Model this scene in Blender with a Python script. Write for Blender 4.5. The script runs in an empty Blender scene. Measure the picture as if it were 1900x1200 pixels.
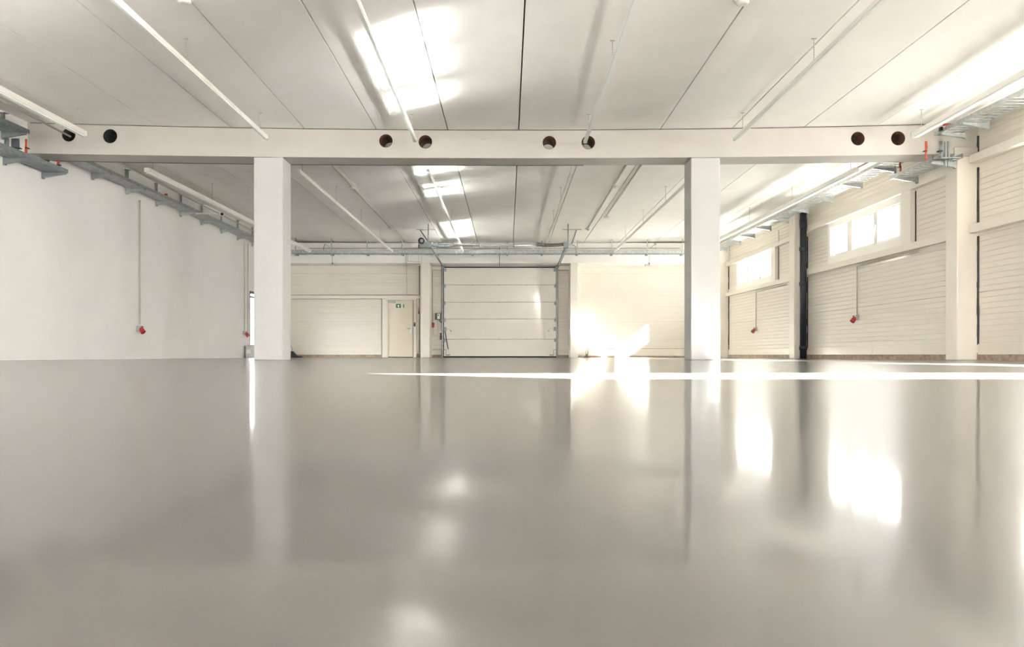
import bpy, bmesh, math, random
from mathutils import Vector, Matrix
random.seed(7)
S = bpy.context.scene
COL = S.collection

# ------------------------------------------------------------------ camera, sky, sun, exposure
F, VX, VY, CH = 1450.0, 942.0, 658.5, 0.09      # focal length in px, vanishing point, camera height
cam = bpy.data.cameras.new('camera'); co = bpy.data.objects.new('camera', cam); COL.objects.link(co)
co.location = (0, 0, CH); co.rotation_euler = (math.pi/2, 0, 0)
cam.sensor_width = 36; cam.lens = F/1900*36
cam.shift_x = (950-VX)/1900; cam.shift_y = (VY-600)/1900
cam.clip_start = .01; cam.clip_end = 300
S.camera = co

W = bpy.data.worlds.new('sky'); S.world = W; W.use_nodes = True
bg = W.node_tree.nodes['Background']; bg.inputs[0].default_value = (1.0, .975, .985, 1); bg.inputs[1].default_value = 8.0
SUN_DIR = Vector((-1, .70, -.705)).normalized()  # low morning sun from behind right
sl = bpy.data.lights.new('sun', 'SUN'); sl.energy = 125; sl.angle = math.radians(1.0); sl.color = (1, .975, .94)
so = bpy.data.objects.new('sun', sl); COL.objects.link(so)
so.location = (40, -30, 30); so.rotation_mode = 'QUATERNION'; so.rotation_quaternion = SUN_DIR.to_track_quat('-Z', 'Y')
S.view_settings.view_transform = 'Standard'; S.view_settings.look = 'None'
S.view_settings.exposure = 2.14; S.view_settings.gamma = 1; S.view_settings.use_curve_mapping = False
cy = S.cycles
cy.max_bounces = 16; cy.diffuse_bounces = 10; cy.glossy_bounces = 8; cy.transparent_max_bounces = 16
cy.sample_clamp_indirect = 0; cy.sample_clamp_direct = 0; cy.blur_glossy = 0.0
cy.caustics_reflective = True; cy.caustics_refractive = True
cy.use_guiding = True; cy.use_surface_guiding = True; cy.use_denoising = True

# ------------------------------------------------------------------ helpers
def P(x, y, D):
    "a pixel of the photograph at distance D -> world point"
    return Vector(((x-VX)/F*D, D, CH+(VY-y)/F*D))
def XR(y): return 8.36-.0312*(y-13.9)
def XL(y): return -8.54+.03*(y-13.9)
def ZC(x): return 4.10+.0018*x*x                 # underside of the slightly cambered ceiling

class MB:
    def __init__(s): s.v = []; s.f = []
    def add(s, vs, fs):
        n = len(s.v); s.v += [tuple(v) for v in vs]; s.f += [tuple(n+i for i in f) for f in fs]; return s
    def hexa(s, b, t):
        return s.add(list(b)+list(t), [(3,2,1,0),(4,5,6,7),(0,1,5,4),(1,2,6,5),(2,3,7,6),(3,0,4,7)])
    def box(s, x0, x1, y0, y1, z0, z1):
        x0,x1=sorted((x0,x1)); y0,y1=sorted((y0,y1)); z0,z1=sorted((z0,z1))
        return s.hexa([(x0,y0,z0),(x1,y0,z0),(x1,y1,z0),(x0,y1,z0)],[(x0,y0,z1),(x1,y0,z1),(x1,y1,z1),(x0,y1,z1)])
    def side(s, fn, sg, y0, y1, z0, z1, a, b):
        "box along a side wall: fn(y) is the wall face, a..b the distance into the room (sg=-1 right wall, +1 left)"
        a,b=sorted((a,b)); p=[(fn(y0)+sg*a,y0),(fn(y1)+sg*a,y1),(fn(y1)+sg*b,y1),(fn(y0)+sg*b,y0)]
        if sg<0: p=[p[3],p[2],p[1],p[0]]
        p=p[::-1]
        f0=z0 if callable(z0) else (lambda y:z0); f1=z1 if callable(z1) else (lambda y:z1)
        return s.hexa([(x,y,f0(y)) for x,y in p],[(x,y,f1(y)) for x,y in p])
    def px(s, x0, x1, y0, y1, D0, D1):
        "box whose front face covers a pixel rectangle of the photograph at distance D0, reaching back to D1"
        a=P(x0,y1,D0); b=P(x1,y0,D0)
        return s.box(a.x,b.x,D0,D1,a.z,b.z)
    def bar(s, a, b, w, h=None, up=(0,0,1)):
        "rectangular bar from a to b"
        h = h or w; a=Vector(a); b=Vector(b); d=(b-a).normalized(); u=Vector(up)
        if abs(d.dot(u))>.98: u=Vector((0,1,0))
        r=d.cross(u).normalized(); u=r.cross(d).normalized()
        q=[(-w/2,-h/2),(w/2,-h/2),(w/2,h/2),(-w/2,h/2)]
        return s.add([a+r*i+u*j for i,j in q]+[b+r*i+u*j for i,j in q],[(0,1,2,3),(7,6,5,4),(0,4,5,1),(1,5,6,2),(2,6,7,3),(3,7,4,0)])
    def tube(s, pts, r, n=10, caps=True):
        pts=[Vector(p) for p in pts]; rs=r if isinstance(r,(list,tuple)) else [r]*len(pts)
        base=len(s.v); prev=None
        for k,p in enumerate(pts):
            d=((pts[min(k+1,len(pts)-1)]-pts[max(k-1,0)])).normalized()
            if prev is None:
                u=Vector((0,0,1)) if abs(d.z)<.9 else Vector((1,0,0)); u=(u-d*u.dot(d)).normalized()
            else: u=(prev-d*prev.dot(d)).normalized()
            prev=u; w=d.cross(u)
            for i in range(n):
                t=2*math.pi*i/n; s.v.append(tuple(p+(u*math.cos(t)+w*math.sin(t))*rs[k]))
        for k in range(len(pts)-1):
            for i in range(n):
                a=base+k*n+i; b=base+k*n+(i+1)%n; s.f.append((a,b,b+n,a+n))
        if caps:
            s.f.append(tuple(base+i for i in range(n))[::-1]); m=base+(len(pts)-1)*n; s.f.append(tuple(m+i for i in range(n)))
        return s
    def prism(s, poly, z0, z1):
        n=len(poly); b=len(s.v)
        s.v += [(x,y,z0) for x,y in poly]+[(x,y,z1) for x,y in poly]
        s.f += [tuple(b+i for i in range(n))[::-1], tuple(b+n+i for i in range(n))]
        s.f += [(b+i,b+(i+1)%n,b+n+(i+1)%n,b+n+i) for i in range(n)]
        return s
    def build(s, name, mat, parent=None, smooth=False, bevel=0, **kw):
        me=bpy.data.meshes.new(name)
        o_=s.v[0] if s.v else (0,0,0)
        me.from_pydata(s.v,[],s.f); me.materials.append(mat)
        bm=bmesh.new(); bm.from_mesh(me); bmesh.ops.recalc_face_normals(bm,faces=bm.faces); bm.to_mesh(me); bm.free()
        if smooth:
            for p in me.polygons: p.use_smooth=len(p.vertices)==4
        o=bpy.data.objects.new(name,me); COL.objects.link(o)
        if parent is not None:
            o.parent=parent; o.matrix_parent_inverse=Matrix.Translation(-root_loc(parent))
        if bevel:
            m=o.modifiers.new('bevel','BEVEL'); m.width=bevel; m.segments=2; m.limit_method='ANGLE'
        for k,v in kw.items(): o[k]=v
        return o
def root_loc(o):
    l=Vector(o.location)
    while o.parent: o=o.parent; l=l+Vector(o.location)
    return l
def thing(name, loc, label, category, group=None, kind=None):
    o=bpy.data.objects.new(name,None); COL.objects.link(o); o.location=loc; o.empty_display_size=.1
    o['label']=label
    if category: o['category']=category
    if group: o['group']=group
    if kind: o['kind']=kind
    return o

def mat(name, col, rough=.6, metal=0, spec=.5, noise=0, nscale=3, bump=0, bscale=20, **kw):
    m=bpy.data.materials.new(name); m.use_nodes=True; nt=m.node_tree; b=nt.nodes['Principled BSDF']
    b.inputs['Base Color'].default_value=(*col,1); b.inputs['Roughness'].default_value=rough
    b.inputs['Metallic'].default_value=metal; b.inputs['Specular IOR Level'].default_value=spec
    g=nt.nodes.new('ShaderNodeNewGeometry')
    if noise:
        n=nt.nodes.new('ShaderNodeTexNoise'); n.inputs['Scale'].default_value=nscale; n.inputs['Detail'].default_value=5
        nt.links.new(g.outputs['Position'],n.inputs['Vector'])
        r=nt.nodes.new('ShaderNodeValToRGB'); r.color_ramp.elements[0].position=.3; r.color_ramp.elements[1].position=.7
        r.color_ramp.elements[0].color=(*[c*(1-noise) for c in col],1); r.color_ramp.elements[1].color=(*[min(1,c*(1+noise*.4)) for c in col],1)
        nt.links.new(n.outputs[0],r.inputs[0]); nt.links.new(r.outputs[0],b.inputs['Base Color'])
    if bump:
        n=nt.nodes.new('ShaderNodeTexNoise'); n.inputs['Scale'].default_value=bscale; n.inputs['Detail'].default_value=4
        nt.links.new(g.outputs['Position'],n.inputs['Vector'])
        q=nt.nodes.new('ShaderNodeBump'); q.inputs['Strength'].default_value=bump; q.inputs['Distance'].default_value=.01
        nt.links.new(n.outputs[0],q.inputs['Height']); nt.links.new(q.outputs[0],b.inputs['Normal'])
    return m
M={}
M['plaster']=mat('white_plaster',(.80,.785,.765),.8,noise=.03,nscale=1.2,bump=.15)
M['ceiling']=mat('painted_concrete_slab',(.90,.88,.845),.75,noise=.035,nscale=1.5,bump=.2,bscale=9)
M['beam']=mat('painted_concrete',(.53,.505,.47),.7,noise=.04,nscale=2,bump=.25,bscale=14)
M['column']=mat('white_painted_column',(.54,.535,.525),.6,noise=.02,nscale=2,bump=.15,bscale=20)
M['panel']=mat('cream_ribbed_panel',(.76,.715,.64),.5,noise=.02,nscale=.8)
M['rail']=mat('cream_painted_steel',(.79,.745,.67),.45)
M['plinth']=mat('bare_concrete_plinth',(.40,.31,.23),.9,noise=.4,nscale=9)
M['flash']=mat('cream_flashing',(.74,.69,.60),.4)
M['galv']=mat('galvanised_steel',(.50,.53,.53),.38,metal=.85,noise=.25,nscale=14)
M['galvd']=mat('dull_galvanised_steel',(.30,.34,.35),.45,metal=.7,noise=.2,nscale=14)
M['white']=mat('white_enamel',(.82,.80,.76),.35)
M['door']=mat('beige_door_paint',(.70,.63,.51),.4)
M['section']=mat('door_section_white',(.76,.72,.64),.45,bump=.1,bscale=60)
M['black']=mat('black_plastic',(.012,.02,.024),.45)
M['seal']=mat('black_rubber_seal',(.01,.016,.018),.7)
M['gap']=mat('dark_joint_sealant',(.05,.06,.055),.9)
M['red']=mat('red_plastic',(.42,.03,.02),.35)
M['orange']=mat('orange_conduit',(.50,.085,.03),.5)
M['grey']=mat('grey_plastic',(.46,.47,.45),.5)
M['dgrey']=mat('dark_grey_plastic',(.08,.10,.10),.5)
M['green']=mat('sign_green',(.01,.16,.07),.5)
M['signw']=mat('sign_white',(.85,.88,.84),.5)
M['conduit']=mat('pale_grey_conduit',(.50,.48,.42),.5)
M['wire']=mat('steel_wire',(.45,.44,.40),.5,metal=.4)
M['rust']=mat('brown_sleeve',(.10,.045,.03),.8,noise=.4,nscale=20)
M['sooty']=mat('black_sleeve',(.02,.022,.024),.7,noise=.3,nscale=20)
M['seam']=mat('beige_joint_and_painted_shadow',(.30,.26,.21),.9)  # column joint, and the shadow lines painted along the far wall trims
M['wood']=mat('pale_wood',(.50,.36,.2),.6,noise=.2,nscale=12)
M['plastic']=mat('milky_plastic',(.62,.64,.62),.3,noise=.15,nscale=8)
M['spring']=mat('spring_steel',(.20,.19,.17),.4,metal=.8)
M['asphalt']=mat('pale_yard_paving',(.22,.21,.20),.9,noise=.2,nscale=2)

# floor: poured light grey resin, glossy, with faint trowel and dust variation
fm=bpy.data.materials.new('glossy_grey_resin'); fm.use_nodes=True; nt=fm.node_tree; b=nt.nodes['Principled BSDF']
g=nt.nodes.new('ShaderNodeNewGeometry')
n1=nt.nodes.new('ShaderNodeTexNoise'); n1.inputs['Scale'].default_value=.5; n1.inputs['Detail'].default_value=4
nt.links.new(g.outputs['Position'],n1.inputs['Vector'])
r1=nt.nodes.new('ShaderNodeValToRGB'); r1.color_ramp.elements[0].color=(.064,.061,.056,1); r1.color_ramp.elements[1].color=(.077,.073,.067,1)
nt.links.new(n1.outputs[0],r1.inputs[0]); nt.links.new(r1.outputs[0],b.inputs['Base Color'])
r2=nt.nodes.new('ShaderNodeMapRange'); r2.inputs[3].default_value=.05; r2.inputs[4].default_value=.085
nt.links.new(n1.outputs[0],r2.inputs[0]); nt.links.new(r2.outputs[0],b.inputs['Roughness'])
n2=nt.nodes.new('ShaderNodeTexNoise'); n2.inputs['Scale'].default_value=2.2; n2.inputs['Detail'].default_value=2
nt.links.new(g.outputs['Position'],n2.inputs['Vector'])
q=nt.nodes.new('ShaderNodeBump'); q.inputs['Strength'].default_value=.08; q.inputs['Distance'].default_value=.01
nt.links.new(n2.outputs[0],q.inputs['Height']); nt.links.new(q.outputs[0],b.inputs['Normal'])
b.inputs['IOR'].default_value=1.62
hz=nt.nodes.new('ShaderNodeBsdfPrincipled'); hz.inputs['Roughness'].default_value=.29; hz.inputs['IOR'].default_value=1.62   # haze of fine wear on the gloss
nt.links.new(r1.outputs[0],hz.inputs['Base Color']); nt.links.new(q.outputs[0],hz.inputs['Normal'])
mh=nt.nodes.new('ShaderNodeMixShader'); mh.inputs[0].default_value=.42
nt.links.new(b.outputs[0],mh.inputs[1]); nt.links.new(hz.outputs[0],mh.inputs[2]); nt.links.new(mh.outputs[0],nt.nodes['Material Output'].inputs[0])
M['floor']=fm
# window glass: thin pane, mostly clear with a fresnel reflection
gm=bpy.data.materials.new('window_glass'); gm.use_nodes=True; nt=gm.node_tree; nt.nodes.remove(nt.nodes['Principled BSDF'])
out=nt.nodes['Material Output']; tr=nt.nodes.new('ShaderNodeBsdfTransparent'); gl=nt.nodes.new('ShaderNodeBsdfGlossy'); gl.inputs['Roughness'].default_value=.02
lw=nt.nodes.new('ShaderNodeLayerWeight'); lw.inputs[0].default_value=.5; mx=nt.nodes.new('ShaderNodeMixShader')
pw=nt.nodes.new('ShaderNodeMath'); pw.operation='POWER'; pw.inputs[1].default_value=4.5; nt.links.new(lw.outputs['Facing'],pw.inputs[0])
fr=nt.nodes.new('ShaderNodeMath'); fr.operation='MULTIPLY_ADD'; fr.inputs[1].default_value=.7; fr.inputs[2].default_value=.03; nt.links.new(pw.outputs[0],fr.inputs[0])
tr.inputs[0].default_value=(.95,.97,.96,1)
nt.links.new(fr.outputs[0],mx.inputs[0]); nt.links.new(tr.outputs[0],mx.inputs[1]); nt.links.new(gl.outputs[0],mx.inputs[2]); nt.links.new(mx.outputs[0],out.inputs[0])
M['glass']=gm

# ------------------------------------------------------------------ shell
YB=28.8; YF=-9.0
MB().box(-9.6,9.6,YF-.2,YB+.3,-.2,0).build('floor',M['floor'],kind='structure',label='glossy light grey poured resin floor')
# ceiling: slabs 1.27 m wide running away from the camera, dark open joints between them
joints=[-8.82,-7.55,-6.25,-4.93,-3.62,-2.34,-1.07,.196,1.46,2.72,4.0,5.28,6.58,7.86,9.14]
c=MB()
def slab(c,x0,x1,y0,y1):
    N=3; g_=.010; xs=[x0+g_+(x1-x0-2*g_)*i/N for i in range(N+1)]
    lo=[(x,ZC(x)) for x in xs]; hi=[(x,4.5) for x in xs]
    poly=lo+hi[::-1]; n=len(poly); b=len(c.v)
    c.v+=[(x,y0,z) for x,z in poly]+[(x,y1,z) for x,z in poly]
    c.f+=[tuple(b+i for i in range(n)),tuple(b+n+i for i in range(n))[::-1]]+[(b+i,b+(i+1)%n,b+n+(i+1)%n,b+n+i) for i in range(n)]
for a,b_ in zip(joints,joints[1:]):
    slab(c,a,b_,.6,13.9); slab(c,a,b_,13.92,YB+.3)
    slab(c,a,b_,YF-.2,-1.6)
# strip around an unseen roof hole, added and shaped to cast the sun streak
c.box(-9.6,5.2,-1.6,.6,4.14,4.2).box(8.5,9.6,-1.6,.6,4.14,4.2)
c.prism([(5.2,-.32),(8.5,-.12),(8.5,.6),(5.2,.6)],4.14,4.2)
c.prism([(5.2,-1.6),(8.5,-1.6),(8.5,-1.53),(6.54,-1.48),(5.2,-.32)],4.14,4.2)
c.box(-9.6,-8.8,.6,YB+.3,4.2,4.5)
c.build('ceiling',M['ceiling'],kind='structure',label='white concrete slab ceiling with long dark joints')

MB().box(-9.7,9.7,.6,YB+.4,4.5,4.6).box(-9.7,9.7,YF-.3,-1.6,4.5,4.6).build('roof',M['gap'],kind='structure',label='dark roof deck above the ceiling slabs')
def ribs(z0,z1,p=.1,d=.009,w=.018,joint=()):
    "profile of a micro-ribbed panel: (z, depth into the panel)"
    out=[(z0,0)]; z=math.ceil((z0+.02)/p)*p
    while z<z1-.02:
        j=any(abs(z-k)<p/2 for k in joint); dd=d*2.5 if j else d; ww=w*1.4 if j else w
        out+=[(z-ww/2,0),(z-ww/4,dd),(z+ww/4,dd),(z+ww/2,0)]; z+=p
    return out+[(z1,0)]
def ribbed(mb,a,b,nrm,z0,z1,th=.14,**kw):
    "ribbed panel whose face runs a->b (xy), nrm points into the room"
    pr=ribs(z0,z1,**kw); n=Vector((*nrm,0)); pts=[(z,-d) for z,d in pr]+[(z1,-th),(z0,-th)]
    m=len(pts); base=len(mb.v)
    for e in (a,b):
        for z,d in pts: mb.v.append((e[0]+n.x*d,e[1]+n.y*d,z))
    mb.f+=[tuple(base+i for i in range(m)),tuple(base+m+i for i in range(m))[::-1]]
    mb.f+=[(base+i,base+(i+1)%m,base+m+(i+1)%m,base+m+i) for i in range(m)]

# right wall with window openings; windows repeat every 7.05 m
WINS=[(23.60,27.05,2.40,3.30,2.49,3.21),(16.28,19.83,2.38,3.42,2.57,3.285),(9.1,12.6,2.38,3.46,2.58,3.33),(2.15,5.65,2.38,3.46,2.58,3.33)]
w=MB()
def rw(y0,y1,z0,z1,**kw): ribbed(w,(XR(y0),y0),(XR(y1),y1),(-1,0),z0,z1,**kw)
rw(YF,-7.5,.12,2.40,joint=(1.2,)); rw(-3.5,YB,.12,2.40,joint=(1.2,))   # unseen opening behind the camera, added to light the left wall
rw(YF,YB,3.40,4.45)
ys=[YF,-7.5,-3.5]+[v for q_ in sorted(WINS) for v in (q_[0]+.02,q_[1]-.02)]+[YB]
for i in range(0,len(ys),2): rw(ys[i],ys[i+1],2.40,3.40)
w.build('wall_right',M['panel'],kind='structure',label='cream ribbed panel wall with high windows')
MB().side(XR,-1,.6,YB,-.05,.125,-.1,.015).build('baseboard_right',M['plinth'],kind='structure',label='brown bare concrete plinth under the right wall')
# left wall: smooth, with one glazed door
w=MB(); DL0,DL1,DLZ=24.86,26.1,2.13
w.side(XL,1,YF,DL0,0,4.5,-.2,0); w.side(XL,1,DL1,YB+.2,0,4.5,-.2,0); w.side(XL,1,DL0,DL1,DLZ,4.5,-.2,0)
w.build('wall_left',M['plaster'],kind='structure',label='smooth white plastered wall')
# back wall
w=MB(); ribbed(w,(-8.6,YB),(8.4,YB),(0,-1),.05,4.5,p=.11,d=.006,joint=(1.27,3.1)); w.box(-8.6,8.4,YB+.004,YB+.14,-.05,.06)
w.build('wall_back',M['panel'],kind='structure',label='cream ribbed panel wall at the far end')
# wall behind the camera; its tall opening is added to let light in
w=MB(); w.box(-9.4,9.4,YF-.2,YF,3.3,4.6)
for a,b_ in ((-9.4,-7),(-5,9.4)): w.box(a,b_,YF-.2,YF,0,3.3)
w.build('wall_front',M['plaster'],kind='structure',label='white wall behind the camera with a tall opening added for light')
MB().box(-120,120,-80,140,-.6,-.25).build('ground',M['asphalt'],kind='structure',label='pale yard paving outside')

def ordn(i): return ['first','second','third','fourth','fifth','sixth','seventh','eighth','ninth','tenth','eleventh','twelfth'][i]
TRIM=[0]
def trim(mb, m, label, **kw):
    TRIM[0]+=1
    return mb.build('trim_%d'%TRIM[0], M[m], kind='structure', label=label, **kw)
def lean(m, src, at):
    pass
def cyl(mb, c, axis, r, h, n=24):
    c=Vector(c); a=Vector(axis).normalized()
    return mb.tube([c-a*h/2, c+a*h/2], r, n)

# ------------------------------------------------------------------ main ceiling beam with round openings
BY0,BY1=13.9,14.44
def zb(x): return 3.592+.0012*x*x
N=48; xs=[-8.56+(8.38+8.56)*i/N for i in range(N+1)]
b=MB(); n=2*(N+1)
poly=[(x,zb(x)) for x in xs]+[(x,ZC(x)-.017) for x in xs[::-1]]
b.v=[(x,BY0,z) for x,z in poly]+[(x,BY1,z) for x,z in poly]
b.f=[(i,i+1,n-2-i,n-1-i) for i in range(N)]+[(n+i+1,n+i,2*n-1-i,2*n-2-i) for i in range(N)]
b.f+=[(i,(i+1)%n,n+(i+1)%n,n+i) for i in range(n)]
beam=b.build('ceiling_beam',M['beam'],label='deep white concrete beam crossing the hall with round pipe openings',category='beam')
holes=[(127.5,250,12.6),(204.3,252.5,13.2),(716,261.3,12.6),(789.2,263,12.6),(1019.4,264.5,12.6),(1091.5,264.3,12.6),(1591.8,257,12.8),(1666.5,256.5,13.2)]
cut=MB()
for x,y,r in holes:
    p=P(x,y,BY0); cyl(cut,(p.x,14.17,p.z),(0,1,0),r/F*BY0,.9,40)
co_=cut.build('hole_cutter',M['beam'])
md=beam.modifiers.new('holes','BOOLEAN'); md.operation='DIFFERENCE'; md.object=co_; md.solver='EXACT'
dg=bpy.context.evaluated_depsgraph_get(); me=bpy.data.meshes.new_from_object(beam.evaluated_get(dg))
beam.modifiers.clear(); beam.data=me; bpy.data.objects.remove(co_)
for k,(x,y,r) in enumerate(holes):
    p=P(x,y,BY0); R_=r/F*BY0; s_=MB(); n=32
    for yy,rr in ((BY0+.004,R_),(BY1-.004,R_),(BY1-.004,R_-.008),(BY0+.004,R_-.008)):
        for i in range(n):
            t=2*math.pi*i/n; s_.v.append((p.x+rr*math.cos(t),yy,p.z+rr*math.sin(t)))
    for q_ in range(4):
        for i in range(n): s_.f.append((q_*n+i,q_*n+(i+1)%n,((q_+1)%4)*n+(i+1)%n,((q_+1)%4)*n+i))
    s_.build('pipe_sleeve',M['sooty' if k<2 else 'rust'],beam,smooth=True,label='black lined round opening' if k<2 else 'brown lined round opening')
def strip(y0,y1,fa,fb,m,label,x0=-8.5,x1=8.3):
    v=MB(); n=48
    for i in range(n):
        a=x0+(x1-x0)*i/n; b_=x0+(x1-x0)*(i+1)/n
        v.hexa([(a,y0,fa(a)),(b_,y0,fa(b_)),(b_,y1,fa(b_)),(a,y1,fa(a))],[(a,y0,fb(a)),(b_,y0,fb(b_)),(b_,y1,fb(b_)),(a,y1,fb(a))])
    trim(v,m,label)
strip(BY0+.012,BY1-.03,lambda x:ZC(x)-.019,lambda x:ZC(x)-.002,'gap','dark joint above the ceiling beam')
strip(BY1-.012,BY1+.001,lambda x:zb(x)-.007,lambda x:zb(x)+.001,'gap','dark seal along the rear lower edge of the beam left of the columns',-8.4,-4.53)
strip(BY1-.012,BY1+.001,lambda x:zb(x)-.007,lambda x:zb(x)+.001,'gap','dark seal along the rear lower edge of the beam between the columns',-4.0,1.4)

# ------------------------------------------------------------------ free-standing columns and wall columns
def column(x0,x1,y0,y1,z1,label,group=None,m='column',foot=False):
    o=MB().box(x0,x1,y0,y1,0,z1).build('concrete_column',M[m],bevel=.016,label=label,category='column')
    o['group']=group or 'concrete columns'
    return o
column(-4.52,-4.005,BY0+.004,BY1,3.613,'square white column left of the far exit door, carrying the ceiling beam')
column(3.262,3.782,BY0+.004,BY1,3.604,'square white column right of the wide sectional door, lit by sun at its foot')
for y0,z1,lab in ((13.9,3.66,'cream wall column at the right wall under the end of the ceiling beam'),
                  (21.2,4.2,'cream wall column behind the black downpipe'),(28.0,4.2,'cream wall column at the far right corner')):
    column(XR(y0+.2)-.36,XR(y0+.2)+.02,y0,y0+.37,z1,lab,m='rail')
MB().box(7.93,8.42,13.87,14.47,3.62,3.78).build('beam_bearing',M['beam'],bevel=.01,label='concrete bearing block on the right wall column under the beam end',category='bearing block')

# rails, seals and flashing of the right wall
z_=lambda a,b_,ya,yb:(lambda y:a+(b_-a)*(y-ya)/(yb-ya))
for y0,y1,l0,l1,u0,u1,nm in ((.7,13.86,2.25,2.40,(3.47,3.49),(3.62,3.63),'nearest bay'),(14.28,21.18,2.23,2.37,(3.47,3.39),(3.61,3.55),'middle bay'),(21.6,27.98,2.18,2.31,(3.33,3.25),(3.46,3.40),'far bay')):
    off=.17 if y1<14 else .12
    trim(MB().side(XR,-1,y0,y1,l0,l1,0,off),'rail','cream lower wall rail, '+nm,bevel=.006)
    trim(MB().side(XR,-1,y0,y1,z_(*u0,y0,y1),z_(*u1,y0,y1),0,off),'rail','cream upper wall rail, '+nm,bevel=.006)
for yy in (13.9,21.2,28.0):
    for za,zb_ in ((.27,2.2),(2.44,3.3 if yy>20 else 3.42),(3.66,3.98)):
        if yy>14 and za>3: continue
        if yy==28.0 and za>3: continue
        w_=MB(); z=za
        while z<zb_-.02:
            z2=min(zb_,z+random.uniform(.1,.25)); t=random.uniform(.012,.022)
            w_.side(XR,-1,yy-.045+random.uniform(-.004,.004),yy-.003,z,z2,0,t); z=z2
        trim(w_,'gap','dark foam seal beside a wall column')
for y0,y1 in ((.7,13.86),(14.28,17.6),(17.61,21.18),(21.6,27.98)):
    trim(MB().side(XR,-1,y0,y1,.10,.285,-.01,.025),'flash','cream metal flashing above the plinth',bevel=.003)
for y0,y1,zl,zu in ((15.9,16.25,2.37,3.45),(23.27,23.6,2.31,3.36),(8.75,9.1,2.4,3.47)):
    trim(MB().side(XR,-1,y0,y1,zl,zu,0,.11),'rail','cream post beside a window',bevel=.004)
    trim(MB().side(XR,-1,y0-.03,y0-.004,zl+.02,zu-.03,0,.012),'gap','dark seal beside the window post')

# windows
PANES={0:[(25.95,26.9),(24.76,25.75),(23.74,24.69)],1:[(18.77,19.70),(17.50,18.53),(16.42,17.34)]}
for k,(y0,y1,fz0,fz1,gz0,gz1) in enumerate(WINS):
    pn=PANES[k] if k<2 else [(a-7.05*(k-1),b_-7.05*(k-1)) for a,b_ in PANES[1]]
    zl={0:2.31,1:2.37}.get(k,2.40); zu={0:3.335,1:3.465}.get(k,3.50)
    lab=['three-pane white window high in the far bay of the right wall','three-pane white window in the bay between black downpipe and near wall column'][k] if k<2 else 'three-pane window of the right wall beside the camera'
    wn=thing('window_%d'%(k+1),(XR(y0),y0,0),lab,None,kind='structure')
    f=MB(); a_,b2=-.05,.05
    f.side(XR,-1,y0,y1,zl,gz0,a_,b2); f.side(XR,-1,y0,y1,gz1,zu,a_,b2)
    cuts=sorted([y0]+[v for p in pn for v in p]+[y1])
    for i in range(0,len(cuts),2): f.side(XR,-1,cuts[i],cuts[i+1],gz0,gz1,a_,b2)
    f.build('window_frame',M['white'],wn,bevel=.006)
    e=.035
    for a,b_ in pn:
        s_=MB()
        s_.side(XR,-1,a,b_,gz0,gz0+e,-.02,.035); s_.side(XR,-1,a,b_,gz1-e,gz1,-.02,.035)
        s_.side(XR,-1,a,a+e,gz0+e,gz1-e,-.02,.035); s_.side(XR,-1,b_-e,b_,gz0+e,gz1-e,-.02,.035)
        s_.build('sash',M['white'],wn)
        MB().side(XR,-1,a+e,b_-e,gz0+e,gz1-e,0,.006).build('pane',M['glass'],wn)
    yh=(pn[1][0]+pn[2][1])/2
    MB().side(XR,-1,yh-.02,yh+.02,gz0+.28,gz0+.42,.05,.075).side(XR,-1,yh-.015,yh+.015,gz0+.2,gz0+.36,.075,.1).build('window_handle',M['white'],wn)

# black downpipe
dp=thing('downpipe',(7.93,20.97,0),'thick black plastic downpipe standing in front of a right wall column','pipe')
MB().tube([(7.93,20.97,0),(7.93,20.97,3.9)],.088,20).build('pipe',M['black'],dp,smooth=True)
for z in (.28,.33+.05,2.0,2.93):
    if z==.38: continue
    MB().tube([(7.93,20.97,z-.06),(7.93,20.97,z-.05),(7.93,20.97,z+.05),(7.93,20.97,z+.06)],[.09,.104,.104,.09],20).build('pipe_collar',M['black'],dp,smooth=True)
MB().tube([(7.93,20.97,3.5),(7.93,20.97,3.74)],.098,20).build('pipe_socket',M['black'],dp,smooth=True)

# left wall: glazed door
d=thing('door_1',(XL(25.4),25.4,0),'narrow glazed door with dark frame in the left wall',None,kind='structure')
f=MB(); 
for a,b_ in ((DL0,DL0+.05),(DL1-.05,DL1)): f.side(XL,1,a,b_,0,DLZ,-.10,.01)
f.side(XL,1,DL0,DL1,DLZ-.07,DLZ,-.10,.01); f.build('door_frame',M['dgrey'],d)
MB().side(XL,1,DL0+.05,DL1-.05,1.93,1.98,-.09,0).build('transom',M['dgrey'],d)
for a,b_ in ((DL0+.05,DL1-.05),):
    MB().side(XL,1,a,b_,.03,1.93,-.06,-.052).build('pane',M['glass'],d)
    MB().side(XL,1,a,b_,1.98,DLZ-.07,-.06,-.052).build('pane',M['glass'],d)

# milky crate beside it
cr=thing('storage_crate',(-8.05,24.6,0),'milky plastic storage crate with lid against the left wall','crate')
x0,x1,y0,y1=-8.17,-7.6,24.35,24.75
MB().box(x0,x1,y0,y1,.0,.05).box(x0,x1,y0,y0+.02,.05,.36).box(x0,x1,y1-.02,y1,.05,.36).box(x0,x0+.02,y0+.02,y1-.02,.05,.36).box(x1-.02,x1,y0+.02,y1-.02,.05,.36).build('body',M['plastic'],cr,bevel=.006)
MB().box(x0-.02,x1+.02,y0-.02,y1+.02,.36,.40).box(x0+.03,x1-.03,y0+.03,y1-.03,.40,.415).build('lid',M['plastic'],cr,bevel=.006)
MB().box(x0+.03,x0+.16,y0-.006,y0-.001,.14,.26).build('label_sticker',M['white'],cr)

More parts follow.
